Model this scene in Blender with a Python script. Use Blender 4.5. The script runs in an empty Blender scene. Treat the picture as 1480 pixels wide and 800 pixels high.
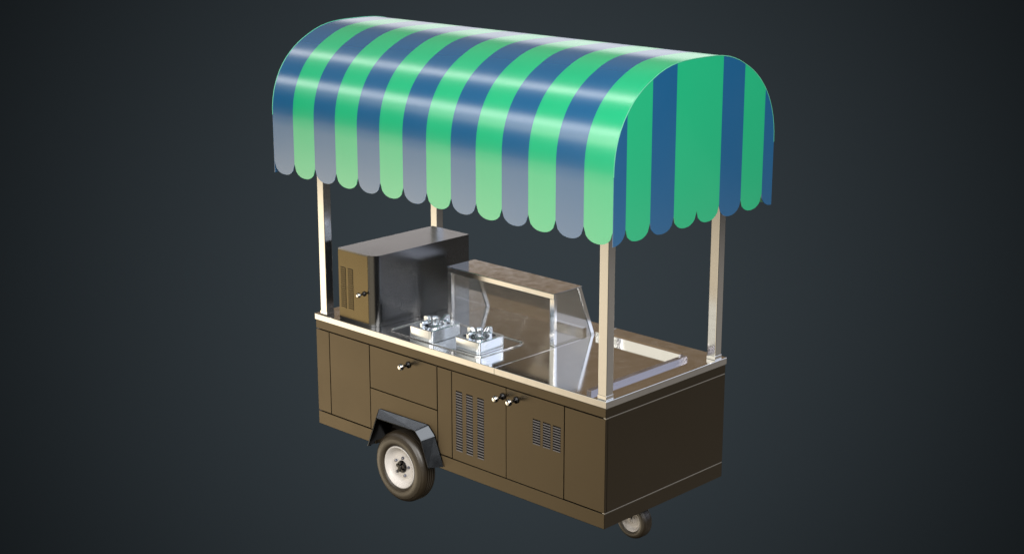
import bpy, bmesh, math, random
from mathutils import Vector, Matrix
from math import pi, sin, cos, radians as R

SC = bpy.context.scene
COL = SC.collection
Z0 = 0.820            # counter-slab underside above the ground
D = 0.8844            # counter depth
TS = 0.0331           # counter slab thickness
random.seed(4)

# ------------------------------------------------------------------ materials
def nmat(name):
    m = bpy.data.materials.new(name); m.use_nodes = True
    nt = m.node_tree
    return m, nt, nt.nodes['Principled BSDF']

def metal(name, col, rough, rough_var=0.05, scale=(3, 3, 3), col_var=0.06, bump=0.0, brushed=None):
    m, nt, b = nmat(name)
    b.inputs['Metallic'].default_value = 1.0
    tc = nt.nodes.new('ShaderNodeTexCoord')
    mp = nt.nodes.new('ShaderNodeMapping'); mp.inputs['Scale'].default_value = scale
    nz = nt.nodes.new('ShaderNodeTexNoise'); nz.inputs['Scale'].default_value = 2.0
    nz.inputs['Detail'].default_value = 6.0; nz.inputs['Roughness'].default_value = 0.62
    nt.links.new(tc.outputs['Object'], mp.inputs['Vector']); nt.links.new(mp.outputs['Vector'], nz.inputs['Vector'])
    mr = nt.nodes.new('ShaderNodeMapRange')
    mr.inputs['From Min'].default_value = 0.3; mr.inputs['From Max'].default_value = 0.7
    mr.inputs['To Min'].default_value = max(0.02, rough - rough_var); mr.inputs['To Max'].default_value = rough + rough_var
    nt.links.new(nz.outputs['Fac'], mr.inputs['Value']); nt.links.new(mr.outputs['Result'], b.inputs['Roughness'])
    mc = nt.nodes.new('ShaderNodeMix'); mc.data_type = 'RGBA'
    mc.inputs['A'].default_value = (*[c * (1 - col_var) for c in col], 1)
    mc.inputs['B'].default_value = (*[min(1, c * (1 + col_var)) for c in col], 1)
    nt.links.new(nz.outputs['Fac'], mc.inputs['Factor']); nt.links.new(mc.outputs['Result'], b.inputs['Base Color'])
    if bump:
        mp2 = nt.nodes.new('ShaderNodeMapping'); mp2.inputs['Scale'].default_value = brushed or (60, 60, 60)
        n2 = nt.nodes.new('ShaderNodeTexNoise'); n2.inputs['Scale'].default_value = 1.0; n2.inputs['Detail'].default_value = 3.0
        nt.links.new(tc.outputs['Object'], mp2.inputs['Vector']); nt.links.new(mp2.outputs['Vector'], n2.inputs['Vector'])
        bp = nt.nodes.new('ShaderNodeBump'); bp.inputs['Strength'].default_value = bump; bp.inputs['Distance'].default_value = 0.002
        nt.links.new(n2.outputs['Fac'], bp.inputs['Height']); nt.links.new(bp.outputs['Normal'], b.inputs['Normal'])
    return m

def plastic(name, col, rough, ior=1.5, var=0.04, scale=8.0, bump=0.0, bscale=200.0):
    m, nt, b = nmat(name)
    b.inputs['IOR'].default_value = ior
    tc = nt.nodes.new('ShaderNodeTexCoord')
    nz = nt.nodes.new('ShaderNodeTexNoise'); nz.inputs['Scale'].default_value = scale; nz.inputs['Detail'].default_value = 5.0
    nt.links.new(tc.outputs['Object'], nz.inputs['Vector'])
    mc = nt.nodes.new('ShaderNodeMix'); mc.data_type = 'RGBA'
    mc.inputs['A'].default_value = (*[c * (1 - var) for c in col], 1)
    mc.inputs['B'].default_value = (*[min(1, c * (1 + var)) for c in col], 1)
    nt.links.new(nz.outputs['Fac'], mc.inputs['Factor']); nt.links.new(mc.outputs['Result'], b.inputs['Base Color'])
    mr = nt.nodes.new('ShaderNodeMapRange')
    mr.inputs['To Min'].default_value = rough * 0.85; mr.inputs['To Max'].default_value = rough * 1.15
    nt.links.new(nz.outputs['Fac'], mr.inputs['Value']); nt.links.new(mr.outputs['Result'], b.inputs['Roughness'])
    if bump:
        n2 = nt.nodes.new('ShaderNodeTexNoise'); n2.inputs['Scale'].default_value = bscale
        nt.links.new(tc.outputs['Object'], n2.inputs['Vector'])
        bp = nt.nodes.new('ShaderNodeBump'); bp.inputs['Strength'].default_value = bump; bp.inputs['Distance'].default_value = 0.001
        nt.links.new(n2.outputs['Fac'], bp.inputs['Height']); nt.links.new(bp.outputs['Normal'], b.inputs['Normal'])
    return m

M_PANEL = metal('bronze_sheet', (0.116, 0.095, 0.066), 0.34, 0.03, (1.5, 1.5, 1.5), 0.05)
M_CORE = plastic('black_cavity', (0.012, 0.010, 0.008), 0.7)
M_STEEL = metal('polished_steel', (0.80, 0.80, 0.80), 0.16, 0.02, (2, 2, 14), 0.03)
M_SLAB = metal('counter_steel', (0.66, 0.655, 0.65), 0.10, 0.025, (9, 9, 9), 0.10)
M_OVEN = metal('smoked_steel', (0.150, 0.153, 0.158), 0.25, 0.03, (1.6, 2.0, 2.0), 0.05)
M_RAIL = metal('grey_rail_steel', (0.30, 0.285, 0.315), 0.2, 0.05)
M_OVENDOOR = metal('bronze_door_sheet', (0.145, 0.116, 0.064), 0.27, 0.03, (1.6, 2.0, 2.0), 0.05)
M_CHROME = metal('chrome', (0.93, 0.93, 0.93), 0.08, 0.03, (4, 4, 4), 0.02)
M_BURN = metal('burner_steel', (0.84, 0.90, 0.98), 0.20, 0.05, (5, 5, 30), 0.04)
M_BURN.node_tree.nodes['Principled BSDF'].inputs['Metallic'].default_value = 0.88
M_BOWL = metal('bowl_steel', (0.33, 0.35, 0.38), 0.24, 0.05)
M_DARKST = metal('black_steel', (0.05, 0.05, 0.052), 0.25, 0.05)
M_SLAT = metal('slat_steel', (0.17, 0.18, 0.23), 0.3, 0.05)
M_FENDER = metal('fender_black_steel', (0.095, 0.105, 0.12), 0.2, 0.05, (3, 3, 3), 0.1)
M_GREEN = plastic('green_vinyl', (0.010, 0.57, 0.250), 0.23, 3.3, 0.02, 3)
M_BLUE = plastic('blue_vinyl', (0.004, 0.126, 0.310), 0.23, 3.3, 0.02, 3)
M_PIPING = plastic('pale_piping', (0.10, 0.50, 0.30), 0.35, 1.6)
M_RUBBER = plastic('tyre_rubber', (0.034, 0.024, 0.013), 0.40, 1.85, 0.15, 12, 0.15, 90)
M_RIM = plastic('white_enamel', (0.80, 0.76, 0.72), 0.35, 1.5, 0.05, 10)

def glass(name, diffuse_mix, col):
    m = bpy.data.materials.new(name); m.use_nodes = True
    nt = m.node_tree; nt.nodes.clear()
    out = nt.nodes.new('ShaderNodeOutputMaterial')
    tr = nt.nodes.new('ShaderNodeBsdfTransparent'); tr.inputs['Color'].default_value = (0.90, 0.91, 0.90, 1)
    gl = nt.nodes.new('ShaderNodeBsdfGlossy'); gl.inputs['Color'].default_value = (1, 1, 1, 1)
    tc = nt.nodes.new('ShaderNodeTexCoord')
    nz = nt.nodes.new('ShaderNodeTexNoise'); nz.inputs['Scale'].default_value = 9; nz.inputs['Detail'].default_value = 5
    nt.links.new(tc.outputs['Object'], nz.inputs['Vector'])
    mr = nt.nodes.new('ShaderNodeMapRange'); mr.inputs['To Min'].default_value = 0.02; mr.inputs['To Max'].default_value = 0.12
    nt.links.new(nz.outputs['Fac'], mr.inputs['Value']); nt.links.new(mr.outputs['Result'], gl.inputs['Roughness'])
    fr = nt.nodes.new('ShaderNodeFresnel'); fr.inputs['IOR'].default_value = 2.8
    mx = nt.nodes.new('ShaderNodeMixShader')
    ge = nt.nodes.new('ShaderNodeNewGeometry')
    fl = nt.nodes.new('ShaderNodeMath'); fl.operation = 'SUBTRACT'; fl.inputs[0].default_value = 1.0
    nt.links.new(ge.outputs['Backfacing'], fl.inputs[1])
    ml = nt.nodes.new('ShaderNodeMath'); ml.operation = 'MULTIPLY'
    nt.links.new(fl.outputs[0], ml.inputs[0]); nt.links.new(fr.outputs[0], ml.inputs[1])
    nt.links.new(ml.outputs[0], mx.inputs[0]); nt.links.new(tr.outputs[0], mx.inputs[1]); nt.links.new(gl.outputs[0], mx.inputs[2])
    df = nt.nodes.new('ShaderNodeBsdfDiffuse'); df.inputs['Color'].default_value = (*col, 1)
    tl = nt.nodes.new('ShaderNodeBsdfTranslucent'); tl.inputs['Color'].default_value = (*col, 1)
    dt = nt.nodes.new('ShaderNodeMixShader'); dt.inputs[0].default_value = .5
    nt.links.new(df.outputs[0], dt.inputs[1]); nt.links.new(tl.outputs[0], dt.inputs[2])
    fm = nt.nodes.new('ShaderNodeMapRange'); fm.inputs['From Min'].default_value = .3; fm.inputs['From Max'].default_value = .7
    fm.inputs['To Min'].default_value = diffuse_mix * .8; fm.inputs['To Max'].default_value = diffuse_mix * 1.2
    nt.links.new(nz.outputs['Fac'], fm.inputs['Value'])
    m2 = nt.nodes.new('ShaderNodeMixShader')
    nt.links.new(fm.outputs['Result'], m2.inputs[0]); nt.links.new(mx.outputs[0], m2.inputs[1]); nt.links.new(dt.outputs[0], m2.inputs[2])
    nt.links.new(m2.outputs[0], out.inputs['Surface'])
    return m
M_GLASS = glass('brown_reflection_glass', .24, (.62, .48, .33))  # brown diffuse colour painted in for the rear pane's warm reflection
M_GLASS2 = glass('clouded_glass', .07, (.60, .56, .52))

# ------------------------------------------------------------------ helpers
def empty(name, loc, label, cat, group=None):
    o = bpy.data.objects.new(name, None); COL.objects.link(o)
    o.location = loc; o.empty_display_size = 0.1
    o['label'] = label; o['category'] = cat
    if group: o['group'] = group
    return o

def wloc(o):
    v = Vector(o.location)
    while o.parent: o = o.parent; v = v + Vector(o.location)
    return v

def build(name, bm, mats, parent=None, smooth=None, recalc=True):
    """bm is in scene metres with z measured from the slab underside; the object's origin goes to its centre."""
    if recalc: bmesh.ops.recalc_face_normals(bm, faces=bm.faces)
    xs = [v.co for v in bm.verts]
    c = Vector([(min(v[i] for v in xs) + max(v[i] for v in xs)) / 2 for i in range(3)])
    for v in bm.verts: v.co -= c
    me = bpy.data.meshes.new(name); bm.to_mesh(me); bm.free()
    for m in (mats if isinstance(mats, (list, tuple)) else [mats]): me.materials.append(m)
    if smooth is not None:
        for p in me.polygons: p.use_smooth = True
        me.set_sharp_from_angle(angle=R(smooth))
    o = bpy.data.objects.new(name, me); COL.objects.link(o)
    w = c + Vector((0, 0, Z0))
    if parent:
        o.parent = parent; o.location = w - wloc(parent)
    else: o.location = w
    return o

def box(bm, x0, x1, y0, y1, z0, z1, bev=0.0, seg=1, mat=0):
    r = bmesh.ops.create_cube(bm, size=1.0)
    vs = r['verts']
    for v in vs:
        v.co = Vector(((x0 + x1) / 2 + v.co.x * (x1 - x0), (y0 + y1) / 2 + v.co.y * (y1 - y0), (z0 + z1) / 2 + v.co.z * (z1 - z0)))
    fs = {f for v in vs for f in v.link_faces}
    for f in fs: f.material_index = mat
    if bev:
        es = list({e for v in vs for e in v.link_edges})
        bmesh.ops.bevel(bm, geom=es, offset=bev, segments=seg, profile=0.5, affect='EDGES', clamp_overlap=True)
    return bm

def BOX(*a, **k): return box(bmesh.new(), *a, **k)

def prism(bm, pts, axis, a, b, mat=0):
    """closed outline extruded along axis (0/1/2) from a to b; pts give the two other coordinates in order."""
    def mk(p, t):
        l = list(p); l.insert(axis, t); return bm.verts.new(l)
    A = [mk(p, a) for p in pts]; B = [mk(p, b) for p in pts]
    n = len(pts)
    fs = [bm.faces.new(A[::-1]), bm.faces.new(B)]
    for i in range(n): fs.append(bm.faces.new((A[i], A[(i + 1) % n], B[(i + 1) % n], B[i])))
    for f in fs: f.material_index = mat
    return bm

def rrect(x0, x1, y0, y1, r, n=6):
    rs = r if isinstance(r, (list, tuple)) else [r] * 4
    out = []
    for (cx, cy, a0), q in zip(((x1, y1, 0), (x0, y1, 90), (x0, y0, 180), (x1, y0, 270)), rs):
        sx = -1 if cx == x1 else 1; sy = -1 if cy == y1 else 1
        if q <= 0: out.append((cx, cy)); continue
        for k in range(n + 1):
            t = R(a0 + 90 * k / n); out.append((cx + sx * q + q * cos(t), cy + sy * q + q * sin(t)))
    return out

def lathe(bm, prof, c, axis='Y', n=48, mat=0, closed=True):
    """prof: list of (radius, offset along axis)."""
    rings = []
    for r, t in prof:
        if r < 1e-6:
            p = (c[0], c[1] + t, c[2]) if axis == 'Y' else (c[0], c[1], c[2] + t)
            rings.append([bm.verts.new(p)]); continue
        ring = []
        for k in range(n):
            a = 2 * pi * k / n
            p = (c[0] + r * cos(a), c[1] + t, c[2] + r * sin(a)) if axis == 'Y' else (c[0] + r * cos(a), c[1] + r * sin(a), c[2] + t)
            ring.append(bm.verts.new(p))
        rings.append(ring)
    m = len(rings)
    for i in range(m if closed else m - 1):
        A, B = rings[i], rings[(i + 1) % m]
        if len(A) == 1 and len(B) == 1: continue
        for k in range(n):
            l = (k + 1) % n
            if len(A) == 1: f = bm.faces.new((A[0], B[l], B[k]))
            elif len(B) == 1: f = bm.faces.new((A[k], A[l], B[0]))
            else: f = bm.faces.new((A[k], A[l], B[l], B[k]))
            f.material_index = mat
    return bm

def tube(bm, pts, r, n=8, closed=False, mat=0):
    P = [Vector(p) for p in pts]; m = len(P); rings = []
    up = None
    for i in range(m):
        if closed: t = (P[(i + 1) % m] - P[i - 1]).normalized()
        else: t = (P[min(i + 1, m - 1)] - P[max(i - 1, 0)]).normalized()
        if up is None:
            up = Vector((0, 0, 1)) if abs(t.z) < 0.9 else Vector((0, 1, 0))
        s = t.cross(up).normalized(); u = s.cross(t).normalized(); up = u
        rings.append([bm.verts.new(P[i] + (s * cos(2 * pi * k / n) + u * sin(2 * pi * k / n)) * r) for k in range(n)])
    for i in range(m if closed else m - 1):
        A, B = rings[i], rings[(i + 1) % m]
        for k in range(n):
            f = bm.faces.new((A[k], A[(k + 1) % n], B[(k + 1) % n], B[k])); f.material_index = mat
    if not closed:
        bm.faces.new(rings[0][::-1]); bm.faces.new(rings[-1])
    return bm

def plate(x0, x1, z0, z1, y0, y1, holes):
    """flat sheet in the xz plane with rectangular holes (hx0, hx1, hz0, hz1)."""
    bm = bmesh.new()
    X = sorted({x0, x1, *[h[0] for h in holes], *[h[1] for h in holes]})
    Zs = sorted({z0, z1, *[h[2] for h in holes], *[h[3] for h in holes]})
    def full(i, j):
        if i < 0 or j < 0 or i >= len(X) - 1 or j >= len(Zs) - 1: return False
        cx, cz = (X[i] + X[i + 1]) / 2, (Zs[j] + Zs[j + 1]) / 2
        return not any(h[0] < cx < h[1] and h[2] < cz < h[3] for h in holes)
    def q(*p): bm.faces.new([bm.verts.new(v) for v in p])
    for i in range(len(X) - 1):
        for j in range(len(Zs) - 1):
            if not full(i, j): continue
            a, b, c, d = X[i], X[i + 1], Zs[j], Zs[j + 1]
            q((a, y0, c), (b, y0, c), (b, y0, d), (a, y0, d)); q((a, y1, c), (a, y1, d), (b, y1, d), (b, y1, c))
            if not full(i - 1, j): q((a, y0, c), (a, y0, d), (a, y1, d), (a, y1, c))
            if not full(i + 1, j): q((b, y0, c), (b, y1, c), (b, y1, d), (b, y0, d))
            if not full(i, j - 1): q((a, y0, c), (a, y1, c), (b, y1, c), (b, y0, c))
            if not full(i, j + 1): q((a, y0, d), (b, y0, d), (b, y1, d), (a, y1, d))
    bmesh.ops.remove_doubles(bm, verts=bm.verts, dist=1e-5)
    return bm

def vent(hole, n, parent, y0, slat=None, thick=.48, back=(.0070, .0085)):
    """one louvred column set into a hole of its door: dark backing and tilted slats."""
    x0, x1, z0, z1 = hole
    bm = bmesh.new()
    box(bm, x0 + .0005, x1 - .0005, y0 + back[0], y0 + back[1], z0, z1, mat=0)
    p = (z1 - z0) / n
    for k in range(n):
        zb = z0 + p * k
        pts = [(y0 - .0004, zb + p * .05), (y0 - .0004, zb + p * thick), (y0 + .0066, zb + p * (thick + .07)), (y0 + .0066, zb + p * .30)]
        prism(bm, pts, 0, x0 + .001, x1 - .001, mat=1)
    return build('vent', bm, [M_CORE, slat or M_SLAT], parent)

def knob(base, parent, length=0.046, k=1.0):
    x, y, z = base
    bm = bmesh.new()
    lathe(bm, [(0, 0), (.0165, 0), (.0165, -.005), (.0075, -.010), (.0065, -.012), (.0065, -length + .016),
               (.010, -length + .012), (.0155, -length + .004), (.0165, -length - .002), (.0155, -length - .009),
               (.011, -length - .0145), (0, -length - .0165)], (0, 0, 0), 'Y', 24, closed=False)
    for v in bm.verts: v.co = v.co * k + Vector((x, y, z))
    for f in bm.faces:
        f.material_index = 0 if f.calc_center_median().y < y + k * (.014 - length) else 1
    return build('knob', bm, [M_CHROME, M_DARKST], parent, 40)

# ------------------------------------------------------------------ the cart
CART = empty('food_cart', (1.0, D / 2, 0), 'bronze and steel food vending cart under a green and blue striped canopy, on wheels', 'food cart')
O = 0.004                     # front face of the cabinet
ZB = -0.574                   # cabinet underside
T = 0.016                     # sheet depth in front of the dark core

bm = BOX(O + T, .440, O + T, D - O - T, ZB + .004, -.002)
box(bm, .900, 2 - O - T, O + T, D - O - T, ZB + .004, -.002)
box(bm, .440, .900, O + T, D - O - T, -.388, -.002)
box(bm, .440, .900, .096, D - O - T, ZB + .004, -.388)
core = build('cabinet', bm, M_CORE, CART)

def ring(z0, z1, notch=False):
    bm = bmesh.new()
    prism(bm, [(O, O)] + ([(.455, O), (.455, .095), (.895, .095), (.895, O)] if notch else []) + [(2 - O, O), (2 - O, D - O), (O, D - O)], 2, z0, z1)
    es = [e for e in bm.edges]
    bmesh.ops.bevel(bm, geom=es, offset=.0022, segments=2, profile=.5, affect='EDGES')
    return bm
build('top_band', ring(-.0462, -.0006), M_PANEL, CART)
build('kick_band', ring(ZB, -.5015, True), M_PANEL, CART)

ZT, ZK = -.0502, -.4975       # top and bottom of the panel row
def panel(name, x0, x1, z0=ZK, z1=ZT):
    return build(name, BOX(x0, x1, O, O + T - .001, z0, z1, .0015, 1), M_PANEL, CART)
panel('front_panel', O, .1060)
panel('front_panel', .1100, .4195)
dr = panel('drawer', .4240, .9145, -.2750, ZT)
bm = prism(bmesh.new(), [(.4240, -.2795), (.9145, -.2795), (.9145, ZK), (.875, ZK), (.838, -.435), (.800, -.396), (.518, -.396), (.476, ZK), (.4240, ZK)], 1, O, O + T - .001)
build('wheel_panel', bm, M_PANEL, CART)
panel('front_panel', .9190, 1.0170)
panel('front_panel', 1.7525, 2 - O - .0001)
knob((.712, O, -.089), dr)

H1 = [(1.0470, 1.0915, -.450, -.142), (1.1180, 1.1625, -.450, -.142), (1.1930, 1.2375, -.450, -.142)]
H2 = [(1.5550, 1.6030, -.280, -.156), (1.6190, 1.6670, -.280, -.156), (1.6810, 1.7290, -.280, -.156)]
d1 = build('door', plate(1.0215, 1.3820, ZK, ZT, O, O + .006, H1), M_PANEL, CART); d1['label'] = 'door with three tall columns of vents'
for h in H1: vent(h, 23, d1, O)
knob((1.362, O, -.096), d1)
d2 = build('door', plate(1.3865, 1.7480, ZK, ZT, O, O + .006, H2), M_PANEL, CART); d2['label'] = 'door with three short columns of vents'
for h in H2: vent(h, 10, d2, O)
knob((1.450, O, -.092), d2)

# end and rear panels
build('end_panel', BOX(2 - O - T + .001, 2 - O, O + T, D - O, ZK, ZT, .0015), M_PANEL, CART)
build('end_panel', BOX(O, O + T - .001, O + T, D - O, ZK, ZT, .0015), M_PANEL, CART)
build('rear_panel', BOX(O + T, 2 - O - T, D - O - T + .001, D - O, ZK, ZT, .0015), M_PANEL, CART)

for (z0, z1) in ((ZT + .0003, -.0466), (-.5011, ZK - .0003)):  # added bright strips stand in for bevel highlights along the end seams
    build('seam_highlight', BOX(2 - O - T + .002, 2 - O - .0006, O + .003, D - O - .003, z0, z1), M_STEEL, CART)

# countertop in two sheets
build('countertop', BOX(0, 1.3092, 0, D, 0, TS, .0022, 2), M_SLAB, CART)
build('countertop', BOX(1.3108, 2.0, 0, D, 0, TS, .0022, 2), M_SLAB, CART)

# raised rails on the right half of the counter
bm = bmesh.new(); prism(bm, [(1.860, TS - .002), (1.887, TS - .002), (1.887, TS + .018), (1.860, TS + .018)], 1, .030, .722)
rail = build('tray_rail', bm, M_RAIL, CART)
for_back = bmesh.new(); prism(for_back, [(.6940, TS - .002), (.722, TS - .002), (.722, TS + .027), (.6940, TS + .027)], 0, 1.335, 1.8595)
build('tray_rail', for_back, M_CHROME, CART)

# raised rim round the burners
pts = [(x, y, TS + .003) for x, y in rrect(.512, 1.158, .052, .378, .035, 6)]
bm = tube(bmesh.new(), pts, .0026, 8, True); build('tray_rim', bm, M_CHROME, CART, 60)

# posts
for (x0, y0) in ((.0355, .0130), (1.9400, .0130), (.0355, .8050), (1.9400, .8050)):
    w, d = .0490, .0480
    p = build('post', BOX(x0, x0 + w, y0, y0 + d, TS + .001, 1.36, .003, 2), M_STEEL, CART)
    k = build('collar', BOX(x0 - .0012, x0 + w + .0012, y0 - .0012, y0 + d + .0012, TS + .0008, TS + .020, .0008), M_CHROME, p)
    k['label'] = 'short bright sleeve round the foot of its post'

# ------------------------------------------------------------------ canopy
CX0, CX1, CY0, CY1 = -.127, 2.127, -.125, 1.010
CYC = (CY0 + CY1) / 2
def sup(u): return 1.075 + .4405 * max(0.0, 1 - abs(u) ** (2.35 + 1.25 * max(0, .57 - abs(u)))) ** (1 / 2.2)
half = [(-.5675 * sin(pi / 2 * (1 - k / 20.0) ) ** .9, 0) for k in range(21)]
half = [(y, sup(y / .5675)) for y, _ in half]
hc = half
arch = [(CYC + y, z) for y, z in hc] + [(CYC - y, z) for y, z in hc[-2::-1]]     # front tangent -> top -> rear tangent
ZV, ZTIP = .8430, .7790

NS = 14; SW = (CX1 - CX0) / NS; KS = 12
def scallop(t):      # 0..1 across one stripe -> z of the hem
    u = 2 * t - 1
    return ZV - (ZV - ZTIP) * max(0.0, 1 - abs(u) ** 2.25) ** .5
def long_cover():
    bm = bmesh.new()
    for s in range(NS):
        cols = []
        for k in range(KS + 1):
            x = CX0 + SW * (s + k / KS); zb = scallop(k / KS)
            col = []
            for j in range(6):
                z = zb + (1.075 - zb) * j / 6; col.append(bm.verts.new((x, CY0, z)))
            for (y, z) in arch: col.append(bm.verts.new((x, y, z)))
            for j in range(5, -1, -1):
                z = zb + (1.075 - zb) * j / 6; col.append(bm.verts.new((x, CY1, z)))
            cols.append(col)
        for k in range(KS):
            for j in range(len(cols[0]) - 1):
                f = bm.faces.new((cols[k][j], cols[k + 1][j], cols[k + 1][j + 1], cols[k][j + 1]))
                f.material_index = s % 2          # 0 blue, 1 green
    bmesh.ops.remove_doubles(bm, verts=bm.verts, dist=1e-5)
    return bm
cover = build('canopy', long_cover(), [M_BLUE, M_GREEN], CART, 60)
cover['label'] = 'arched striped roof cover with a scalloped hem'
sm = cover.modifiers.new('thickness', 'SOLIDIFY'); sm.thickness = .003; sm.offset = -1
es_ = cover.modifiers.new('crisp_hem', 'EDGE_SPLIT'); es_.split_angle = R(50)

def zarch(y):
    for (a, b) in zip(arch, arch[1:]):
        if a[0] <= y <= b[0] and b[0] > a[0]: return a[1] + (b[1] - a[1]) * (y - a[0]) / (b[0] - a[0])
    return 1.075
def end_cover(x):
    # stripes: half blue, green, blue, green, green, blue, green, half blue
    U = (CY1 - CY0) / 7
    edges = [CY0 + .0005] + [CY0 + U * (i + .5) for i in range(7)] + [CY1 - .0005]
    mats = [0, 1, 0, 1, 1, 0, 1, 0]
    bm = bmesh.new()
    ays = [y for y, z in arch]
    for i in range(8):
        a, b = edges[i], edges[i + 1]
        n = KS if 0 < i < 7 else KS // 2
        ys = sorted({a, b, *[a + (b - a) * k / n for k in range(n + 1)], *[y for y in ays if a + .002 < y < b - .002]})
        prev = None
        for y in ys:
            if i == 0: t = .5 + .5 * (y - a) / (b - a)
            elif i == 7: t = .5 * (y - a) / (b - a)
            else: t = (y - a) / (b - a)
            zb = scallop(t); zt = zarch(y) - .002
            col = [bm.verts.new((x, y, zb + (zt - zb) * j / 5)) for j in range(6)]
            if prev:
                for j in range(5):
                    f = bm.faces.new((prev[j], col[j], col[j + 1], prev[j + 1])); f.material_index = mats[i]
            prev = col
    bmesh.ops.remove_doubles(bm, verts=bm.verts, dist=1e-5)
    o = build('canopy_end', bm, [M_BLUE, M_GREEN], CART)
    s = o.modifiers.new('thickness', 'SOLIDIFY'); s.thickness = .003; s.offset = 0
    return o
er = end_cover(CX1 + .0005); el = end_cover(CX0 - .0005)
for e, x in ((er, CX1 + .001), (el, CX0 - .001)):
    bm = tube(bmesh.new(), [(x, y, z) for y, z in arch], .0020, 8)
    build('piping', bm, M_PIPING, e, 60)

# ------------------------------------------------------------------ wheel and fender
WC = (.664, .018, -.636)
def make_wheel(c, r, w, rim_r, name, detail=True):
    hw = w / 2
    bm = bmesh.new()
    q = rim_r / r
    # dished white rim, front is -y
    lathe(bm, [(rim_r * .995, -hw * .72), (rim_r * 1.0, -hw * .93), (rim_r * .965, -hw * .97), (rim_r * .90, -hw * .90), (rim_r * .84, -hw * .60), (rim_r * .78, -hw * .42),
               (rim_r * .62, -hw * .34), (rim_r * .52, -hw * .42), (rim_r * .46, -hw * .46), (rim_r * .30, -hw * .46), (0, -hw * .46),
               ], c, 'Y', 64, closed=False)
    lathe(bm, [(rim_r * .995, -hw * .72), (rim_r * .9, 0), (rim_r * .99, hw * .8), (rim_r * .5, hw * .6), (0, hw * .6)], c, 'Y', 64, closed=False)
    bmesh.ops.remove_doubles(bm, verts=bm.verts, dist=1e-5)
    wheel = build('wheel', bm, M_RIM, CART, 50); wheel['label'] = name
    bm = bmesh.new()
    d = r - rim_r
    prof = [(rim_r - .002, -hw * .55), (rim_r + .001, -hw * .90), (rim_r + d * .08, -hw * 1.00), (rim_r + d * .22, -hw * 1.07), (rim_r + d * .40, -hw * 1.10),
            (rim_r + d * .56, -hw * 1.08), (rim_r + d * .70, -hw * 1.00), (rim_r + d * .735, -hw * .985), (rim_r + d * .75, -hw * .955), (rim_r + d * .86, -hw * .87), (rim_r + d * .93, -hw * .76), (rim_r + d * .96, -hw * .66),
            (r * .994, -hw * .58)]
    g = r * .972
    n_g = 4
    for k in range(n_g):
        y = (-.42 + .84 * k / (n_g - 1)) * hw
        prof += [(r, y - hw * .085), (g, y - hw * .06), (g, y + hw * .06), (r, y + hw * .085)]
    prof += [(r * .994, hw * .58), (rim_r + d * .93, hw * .76), (rim_r + d * .82, hw * .92), (rim_r + d * .5, hw * 1.08), (rim_r + d * .1, hw), (rim_r - .002, hw * .55)]
    lathe(bm, prof, c, 'Y', 72)
    build('tyre', bm, M_RUBBER, wheel, 35)
    bm = bmesh.new()
    f = -hw * .46
    lathe(bm, [(0, f - .024), (rim_r * .11, f - .023), (rim_r * .13, f - .018), (rim_r * .13, f - .010), (rim_r * .27, f - .009), (rim_r * .29, f - .004), (rim_r * .29, f + .002), (0, f + .002)], c, 'Y', 24, closed=False)
    if detail:
        for k in range(5):
            a = 2 * pi * k / 5 + .4
            lathe(bm, [(0, f - .018), (.0085, f - .018), (.010, f - .014), (.010, f - .006)], (c[0] + rim_r * .20 * cos(a), c[1], c[2] + rim_r * .20 * sin(a)), 'Y', 8, closed=False)
    build('hub', bm, M_DARKST if detail else M_RIM, wheel, 40)
    if detail:
        for k in range(5):
            a = 2 * pi * k / 5 + .15
            bm = lathe(bmesh.new(), [(0, f - .011), (.006, f - .011), (.0075, f - .008), (.0075, f + .001)], (c[0] + rim_r * .44 * cos(a), c[1], c[2] + rim_r * .44 * sin(a)), 'Y', 6, closed=False)
            build('lug_nut', bm, M_SLAT, wheel)
    return wheel
make_wheel(WC, .183, .096, .110, 'large side wheel under the fender')
CC = (1.795, .464, -.728)
cw = make_wheel(CC, .092, .060, .056, 'small caster wheel under the right end', False)
bm = bmesh.new()
box(bm, CC[0] - .022, CC[0] + .022, CC[1] + .040, CC[1] + .046, CC[2] - .02, ZB - .006, .002)
box(bm, CC[0] - .022, CC[0] + .022, CC[1] - .046, CC[1] - .040, CC[2] + .02, ZB - .006, .002)
box(bm, CC[0] - .045, CC[0] + .045, CC[1] - .050, CC[1] + .050, ZB - .006, ZB + .003, .001)
build('caster_fork', bm, M_DARKST, CART)

outer = [(.418, -.592), (.489, -.3746), (.850, -.3696), (.896, -.412), (.958, -.560)]
inner = [(.445, -.573), (.517, -.406), (.802, -.401), (.843, -.439), (.893, -.570)]
bm = bmesh.new()
rows = [[bm.verts.new((x, .0015, z)) for x, z in outer], [bm.verts.new((x, -.045, z)) for x, z in inner], [bm.verts.new((x, .094, z)) for x, z in inner]]
for a, b in zip(rows, rows[1:]):
    for i in range(4): bm.faces.new((a[i], a[i + 1], b[i + 1], b[i]))
es = [e for e in bm.edges if len(e.link_faces) == 2]
bmesh.ops.bevel(bm, geom=es, offset=.004, segments=1, profile=.5, affect='EDGES')
fe = build('fender', bm, M_FENDER, CART)
s = fe.modifiers.new('thickness', 'SOLIDIFY'); s.thickness = .004; s.offset = 0

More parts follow.
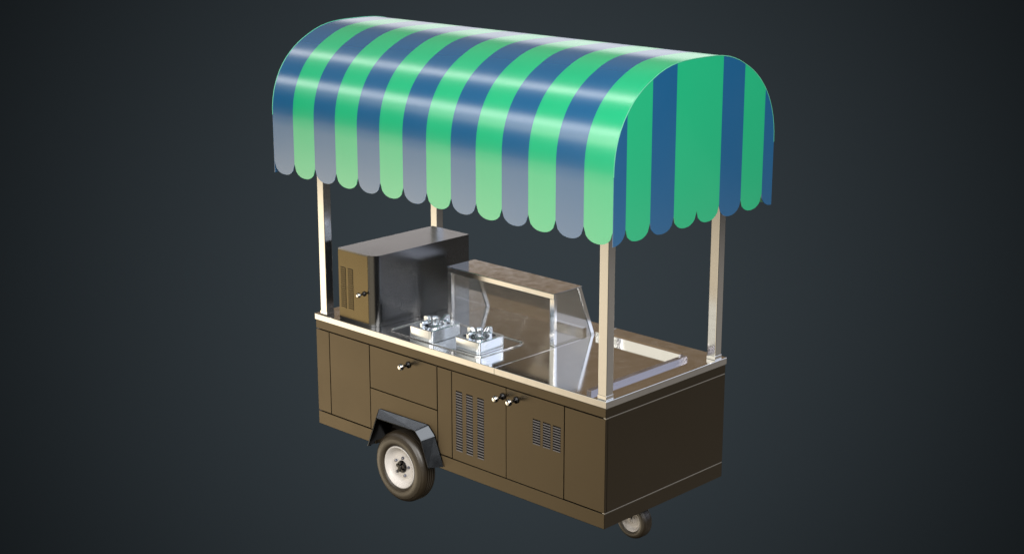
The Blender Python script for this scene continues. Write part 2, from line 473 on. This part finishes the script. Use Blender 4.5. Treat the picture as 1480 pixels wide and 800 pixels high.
# ------------------------------------------------------------------ steel cabinet standing on the counter
zc = TS
OV = empty('storage_cabinet', (.30, .365, Z0 + zc), 'tall smoked steel box cabinet with vented front standing on the left of the counter', 'steel cabinet')
X0, X1, Y0, Y1, ZA, ZTOP = .160, .440, .030, .700, zc + .001, .405
bm = bmesh.new()
prism(bm, rrect(X0, X1, Y0 + .004, Y1, [.004, .004, .004, .050], 10), 2, ZA, ZTOP)
es = [e for e in bm.edges if abs(e.verts[0].co.z - ZTOP) < 1e-5 and abs(e.verts[1].co.z - ZTOP) < 1e-5]
bmesh.ops.bevel(bm, geom=es, offset=.004, segments=2, profile=.5, affect='EDGES')
build('body', bm, M_OVEN, OV, 30)
HV = [(.1800, .2200, .094, .312), (.2360, .2760, .094, .312)]
dv = build('door', plate(X0 + .004, X1 - .050, ZA + .012, ZTOP - .008, Y0 + .0028, Y0 + .0036, HV), M_OVENDOOR, OV)
def vent2(h): 
    o = vent(h, 20, dv, Y0 + .0012, M_OVENDOOR, .60, (.0022, .0026))
    return o
for h in HV: vent2(h)
knob((.360, Y0 + .0028, .200), dv, .046, .78)

# ------------------------------------------------------------------ gas burners
def burner(x0, x1, y0, y1, label):
    t = empty('gas_burner', ((x0 + x1) / 2, (y0 + y1) / 2, Z0 + zc), label, 'gas burner', 'gas burners on the counter')
    cx, cy = (x0 + x1) / 2, (y0 + y1) / 2
    zb, zt = zc + .002, .096
    r_b = min(x1 - x0, y1 - y0) * .455
    bm = bmesh.new()
    out = rrect(x0, x1, y0, y1, .021, 8)
    n = 48
    # side walls
    A = [bm.verts.new((x, y, zb)) for x, y in out]; B = [bm.verts.new((x, y, zt - .003)) for x, y in out]
    ins = rrect(x0 + .003, x1 - .003, y0 + .003, y1 - .003, .018, 8)
    Cc = [bm.verts.new((x, y, zt)) for x, y in ins]
    m = len(out)
    for i in range(m):
        j = (i + 1) % m
        bm.faces.new((A[i], A[j], B[j], B[i])); bm.faces.new((B[i], B[j], Cc[j], Cc[i]))
    bm.faces.new(A[::-1])
    # top with a round well
    ringv = []
    for (x, y) in ins:
        a = math.atan2(y - cy, x - cx); ringv.append(bm.verts.new((cx + r_b * cos(a), cy + r_b * sin(a), zt)))
    for i in range(m):
        j = (i + 1) % m
        bm.faces.new((Cc[i], Cc[j], ringv[j], ringv[i]))
    build('housing', bm, M_BURN, t, 35)
    bm = lathe(bmesh.new(), [(r_b - .0004, zt - .0004), (r_b * .93, zt - .016), (r_b * .80, zt - .021), (r_b * .42, zt - .021), (0, zt - .021)], (cx, cy, 0), 'Z', 48, closed=False)
    build('bowl', bm, M_BOWL, t, 50, False)
    bm = bmesh.new()
    lathe(bm, [(0, zt - .020), (.034, zt - .020), (.034, zt - .008), (.024, zt - .002), (.018, zt + .002), (.0215, zt + .006), (.0215, zt + .034), (.0200, zt + .037), (.013, zt + .037), (.012, zt + .030), (0, zt + .030)], (cx, cy, 0), 'Z', 32, closed=False)
    build('burner_head', bm, M_BURN, t, 40)
    for k in range(4):
        a = pi / 2 * k
        dx, dy = cos(a), sin(a); px, py = -dy, dx
        ro = .5 * ((x1 - x0) if k % 2 == 0 else (y1 - y0)) - .010
        ri = .030
        bm = bmesh.new()
        prof = [(ro, zt + .0005), (ro, zt + .024), (ro - .006, zt + .031), (ro - .026, zt + .031), (ri + .010, zt + .010), (ri, zt + .004),
                (ri, zt - .002), (ri + .012, zt + .002), (ro - .032, zt + .018), (ro - .020, zt + .018), (ro - .016, zt + .0005)]
        Va = []; 
        for s in (-.0085, .0085):
            Va.append([bm.verts.new((cx + dx * u + px * s, cy + dy * u + py * s, z)) for u, z in prof])
        q = len(prof)
        bm.faces.new(Va[0]); bm.faces.new(Va[1][::-1])
        for i in range(q): bm.faces.new((Va[0][i], Va[0][(i + 1) % q], Va[1][(i + 1) % q], Va[1][i]))
        bmesh.ops.bevel(bm, geom=list(bm.edges), offset=.0012, segments=1, affect='EDGES')
        build('grate_arm', bm, M_BURN, t)
    return t
burner(.664, .830, .052, .262, 'chrome gas burner next to the steel cabinet, left of the two burners')
burner(.956, 1.130, .080, .264, 'chrome gas burner closer to the glass guard, right of the two burners')

# ------------------------------------------------------------------ glass guard
GD = empty('glass_guard', (.922, .58, Z0 + zc), 'low glass sneeze guard in a steel frame on the counter behind the burners', 'glass guard')
gx0, gx1, gy0, gyt, gyb, gz = .553, 1.2955, .431, .627, .730, .302
bm = BOX(gx0 - .004, gx1 + .004, gy0 - .002, gyt + .004, gz - .004, gz, .0015); build('shelf', bm, M_SLAB, GD)
build('front_bar', BOX(gx0 + .002, gx1 - .002, gy0, gy0 + .020, gz - .030, gz - .0045, .0015), M_STEEL, GD)
for x in (gx0, gx1 - .030):
    build('front_post', BOX(x, x + .030, gy0 + .001, gy0 + .021, zc + .001, gz - .0305, .0015), M_STEEL, GD)
for x in (gx0, gx1 - .010):
    bm = bmesh.new()
    w = .022
    prism(bm, [(gyt - w, gz - .0045), (gyt, gz - .0045), (gyb, zc + .001), (gyb - w, zc + .001)], 0, x, x + .010)
    build('rear_leg', bm, M_STEEL, GD)
# panes
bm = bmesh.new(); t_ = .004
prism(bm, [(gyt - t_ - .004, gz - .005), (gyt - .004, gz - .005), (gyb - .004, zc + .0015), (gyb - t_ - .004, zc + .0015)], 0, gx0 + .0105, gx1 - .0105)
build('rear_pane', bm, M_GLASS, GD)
for x in (gx0 + .003, gx1 - .007):
    bm = bmesh.new()
    prism(bm, [(gy0 + .0215, gz - .005), (gyt - .0225, gz - .005), (gyb - .0230, zc + .0015), (gy0 + .0215, zc + .0015)], 0, x, x + .004)
    build('end_pane', bm, M_GLASS2, GD)

# ------------------------------------------------------------------ camera
YAW, PIT = 2.33575710, -0.265399585
cam = bpy.data.cameras.new('camera'); co = bpy.data.objects.new('camera', cam); COL.objects.link(co)
co.location = (6.41614769, -5.19801768, 2.45381003 + Z0)
co.rotation_euler = (pi / 2 + PIT, 0, YAW - pi / 2)
cam.sensor_width = 36; cam.lens = 57.60; cam.clip_start = .05; cam.clip_end = 500
SC.camera = co

# ------------------------------------------------------------------ studio surroundings (directional world light)
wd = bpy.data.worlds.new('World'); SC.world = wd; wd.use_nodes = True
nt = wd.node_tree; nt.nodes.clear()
N, L = nt.nodes.new, nt.links.new
def val(x): return x
def mth(op, a, b=None, clamp=False):
    n = N('ShaderNodeMath'); n.operation = op; n.use_clamp = clamp
    for i, v in enumerate((a, b)):
        if v is None: continue
        if isinstance(v, (int, float)): n.inputs[i].default_value = v
        else: L(v, n.inputs[i])
    return n.outputs[0]
tc = N('ShaderNodeTexCoord'); nr = N('ShaderNodeVectorMath'); nr.operation = 'NORMALIZE'; L(tc.outputs['Generated'], nr.inputs[0])
DIR = nr.outputs[0]
def dot(v):
    n = N('ShaderNodeVectorMath'); n.operation = 'DOT_PRODUCT'; L(DIR, n.inputs[0]); n.inputs[1].default_value = v; return n.outputs['Value']
fx, fy = cos(YAW), sin(YAW)
ax = dot((fx, fy, 0)); ay = dot((-fy, fx, 0)); az_ = dot((0, 0, 1))
AZ = mth('MULTIPLY', mth('ARCTAN2', ay, ax), 180 / pi)         # degrees to the left of straight ahead
EL = mth('MULTIPLY', mth('ARCSINE', az_), 180 / pi)
def ramp(x, a, b):
    n = N('ShaderNodeMapRange'); n.interpolation_type = 'SMOOTHSTEP'; L(x, n.inputs['Value'])
    lo, hi = (a, b) if a < b else (b, a)
    n.inputs['From Min'].default_value = lo; n.inputs['From Max'].default_value = hi
    n.inputs['To Min'].default_value = 0 if a < b else 1; n.inputs['To Max'].default_value = 1 if a < b else 0
    return n.outputs['Result']
def win(x, a0, a1, b1, b0): return mth('MULTIPLY', ramp(x, a0, a1), ramp(x, b0, b1))
TOTAL = None
def add(fac, col):
    global TOTAL
    n = N('ShaderNodeVectorMath'); n.operation = 'SCALE'; n.inputs[0].default_value = col; L(fac, n.inputs['Scale'])
    if TOTAL is None: TOTAL = n.outputs[0]
    else:
        a = N('ShaderNodeVectorMath'); a.operation = 'ADD'; L(TOTAL, a.inputs[0]); L(n.outputs[0], a.inputs[1]); TOTAL = a.outputs[0]
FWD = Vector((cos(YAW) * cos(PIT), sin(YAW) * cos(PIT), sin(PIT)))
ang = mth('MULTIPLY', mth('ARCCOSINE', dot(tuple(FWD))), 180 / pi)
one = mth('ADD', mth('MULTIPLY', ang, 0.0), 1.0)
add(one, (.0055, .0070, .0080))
add(ramp(ang, 24, 1), (.0300, .0390, .0455))                                        # vignette: radial gradient painted into the world round the view axis
add(mth('MULTIPLY', win(AZ, 38, 62, 74, 111), win(EL, -42, -15, -14, -10)), (2.55, 2.12, 1.50))   # warm lit floor on the left
add(mth('MULTIPLY', win(AZ, 58, 72, 84, 93), win(EL, -45, -22, -15, -11)), (.55, .47, .32))   # its brightest patch
add(mth('MULTIPLY', win(AZ, 94, 118, 160, 178), win(EL, -42, -15, -14, -10)), (.95, .80, .56))   # the same floor, dimmer, behind the viewer
add(mth('MULTIPLY', win(AZ, -130, -100, -60, -35), win(EL, -60, -40, -15, -12)), (.225, .202, .176))   # dim floor on the right
add(mth('MULTIPLY', win(AZ, -45, -30, 40, 60), win(EL, 0, 4, 12.4, 14.2)), (1.8, 1.74, 1.76))     # pale band low behind
add(mth('MULTIPLY', win(AZ, -45, -30, 50, 80), win(EL, 12.4, 14.2, 34, 50)), (.21, .145, .085))    # brown wall behind
add(mth('MULTIPLY', win(AZ, -135, -110, -70, -50), win(EL, 5, 9, 30, 45)), (1.35, 1.45, 1.70))   # tall window on the right
add(mth('MULTIPLY', win(AZ, 82, 96, 112, 125), win(EL, 11.5, 14.5, 19, 22)), (1.25, 1.18, 1.0))   # pale wall on the left
add(win(EL, 45, 60, 95, 100), (.10, .11, .12))
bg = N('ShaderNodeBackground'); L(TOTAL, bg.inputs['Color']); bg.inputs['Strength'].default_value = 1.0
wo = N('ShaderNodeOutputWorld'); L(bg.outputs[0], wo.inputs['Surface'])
wd.cycles.sampling_method = 'MANUAL'; wd.cycles.sample_map_resolution = 1024

# ------------------------------------------------------------------ lamps
def area(name, loc, target, sx, sy, power, col):
    l = bpy.data.lights.new(name, 'AREA'); l.shape = 'RECTANGLE'; l.size = sx; l.size_y = sy; l.energy = power; l.color = col
    o = bpy.data.objects.new(name, l); COL.objects.link(o); o.location = loc
    d = Vector(target) - Vector(loc); o.rotation_euler = d.to_track_quat('-Z', 'Y').to_euler(); return o
CT = Vector((1, .44, 1.2))
area('key_softbox', (6.0, -3.0, 5.2), CT, 4.5, 4.5, 520, (1.0, .97, .93))
area('fill_softbox', (1.5, -7.5, 4.2), CT, 6.5, 5.0, 300, (1.0, .97, .92))
# two long strip lamps that draw the bright lines along the roof
def strip(name, k, dist, length, width, power):
    n = Vector((0, k[0], k[1])).normalized()
    c = Vector((-4.0, CYC, 1.3 + Z0)) + n * dist
    l = bpy.data.lights.new(name, 'AREA'); l.shape = 'RECTANGLE'; l.size = length; l.size_y = width; l.energy = power; l.color = (1, .98, .96)
    o = bpy.data.objects.new(name, l); COL.objects.link(o); o.location = c
    z = n; x = Vector((1, 0, 0)); y = z.cross(x)
    o.matrix_world = Matrix.Translation(c) @ Matrix((x, y, z)).transposed().to_4x4()
strip('upper_strip_lamp', (-.21, .97), 4.0, 14.0, .50, 58)
strip('lower_strip_lamp', (-.872, .49), 4.0, 14.0, .62, 50)

# ------------------------------------------------------------------ render settings
SC.view_settings.view_transform = 'Standard'; SC.view_settings.look = 'None'
SC.view_settings.exposure = 0; SC.view_settings.gamma = 1
SC.cycles.max_bounces = 10; SC.cycles.glossy_bounces = 6; SC.cycles.transparent_max_bounces = 12
SC.cycles.use_denoising = True
SC.cycles.sample_clamp_indirect = 6
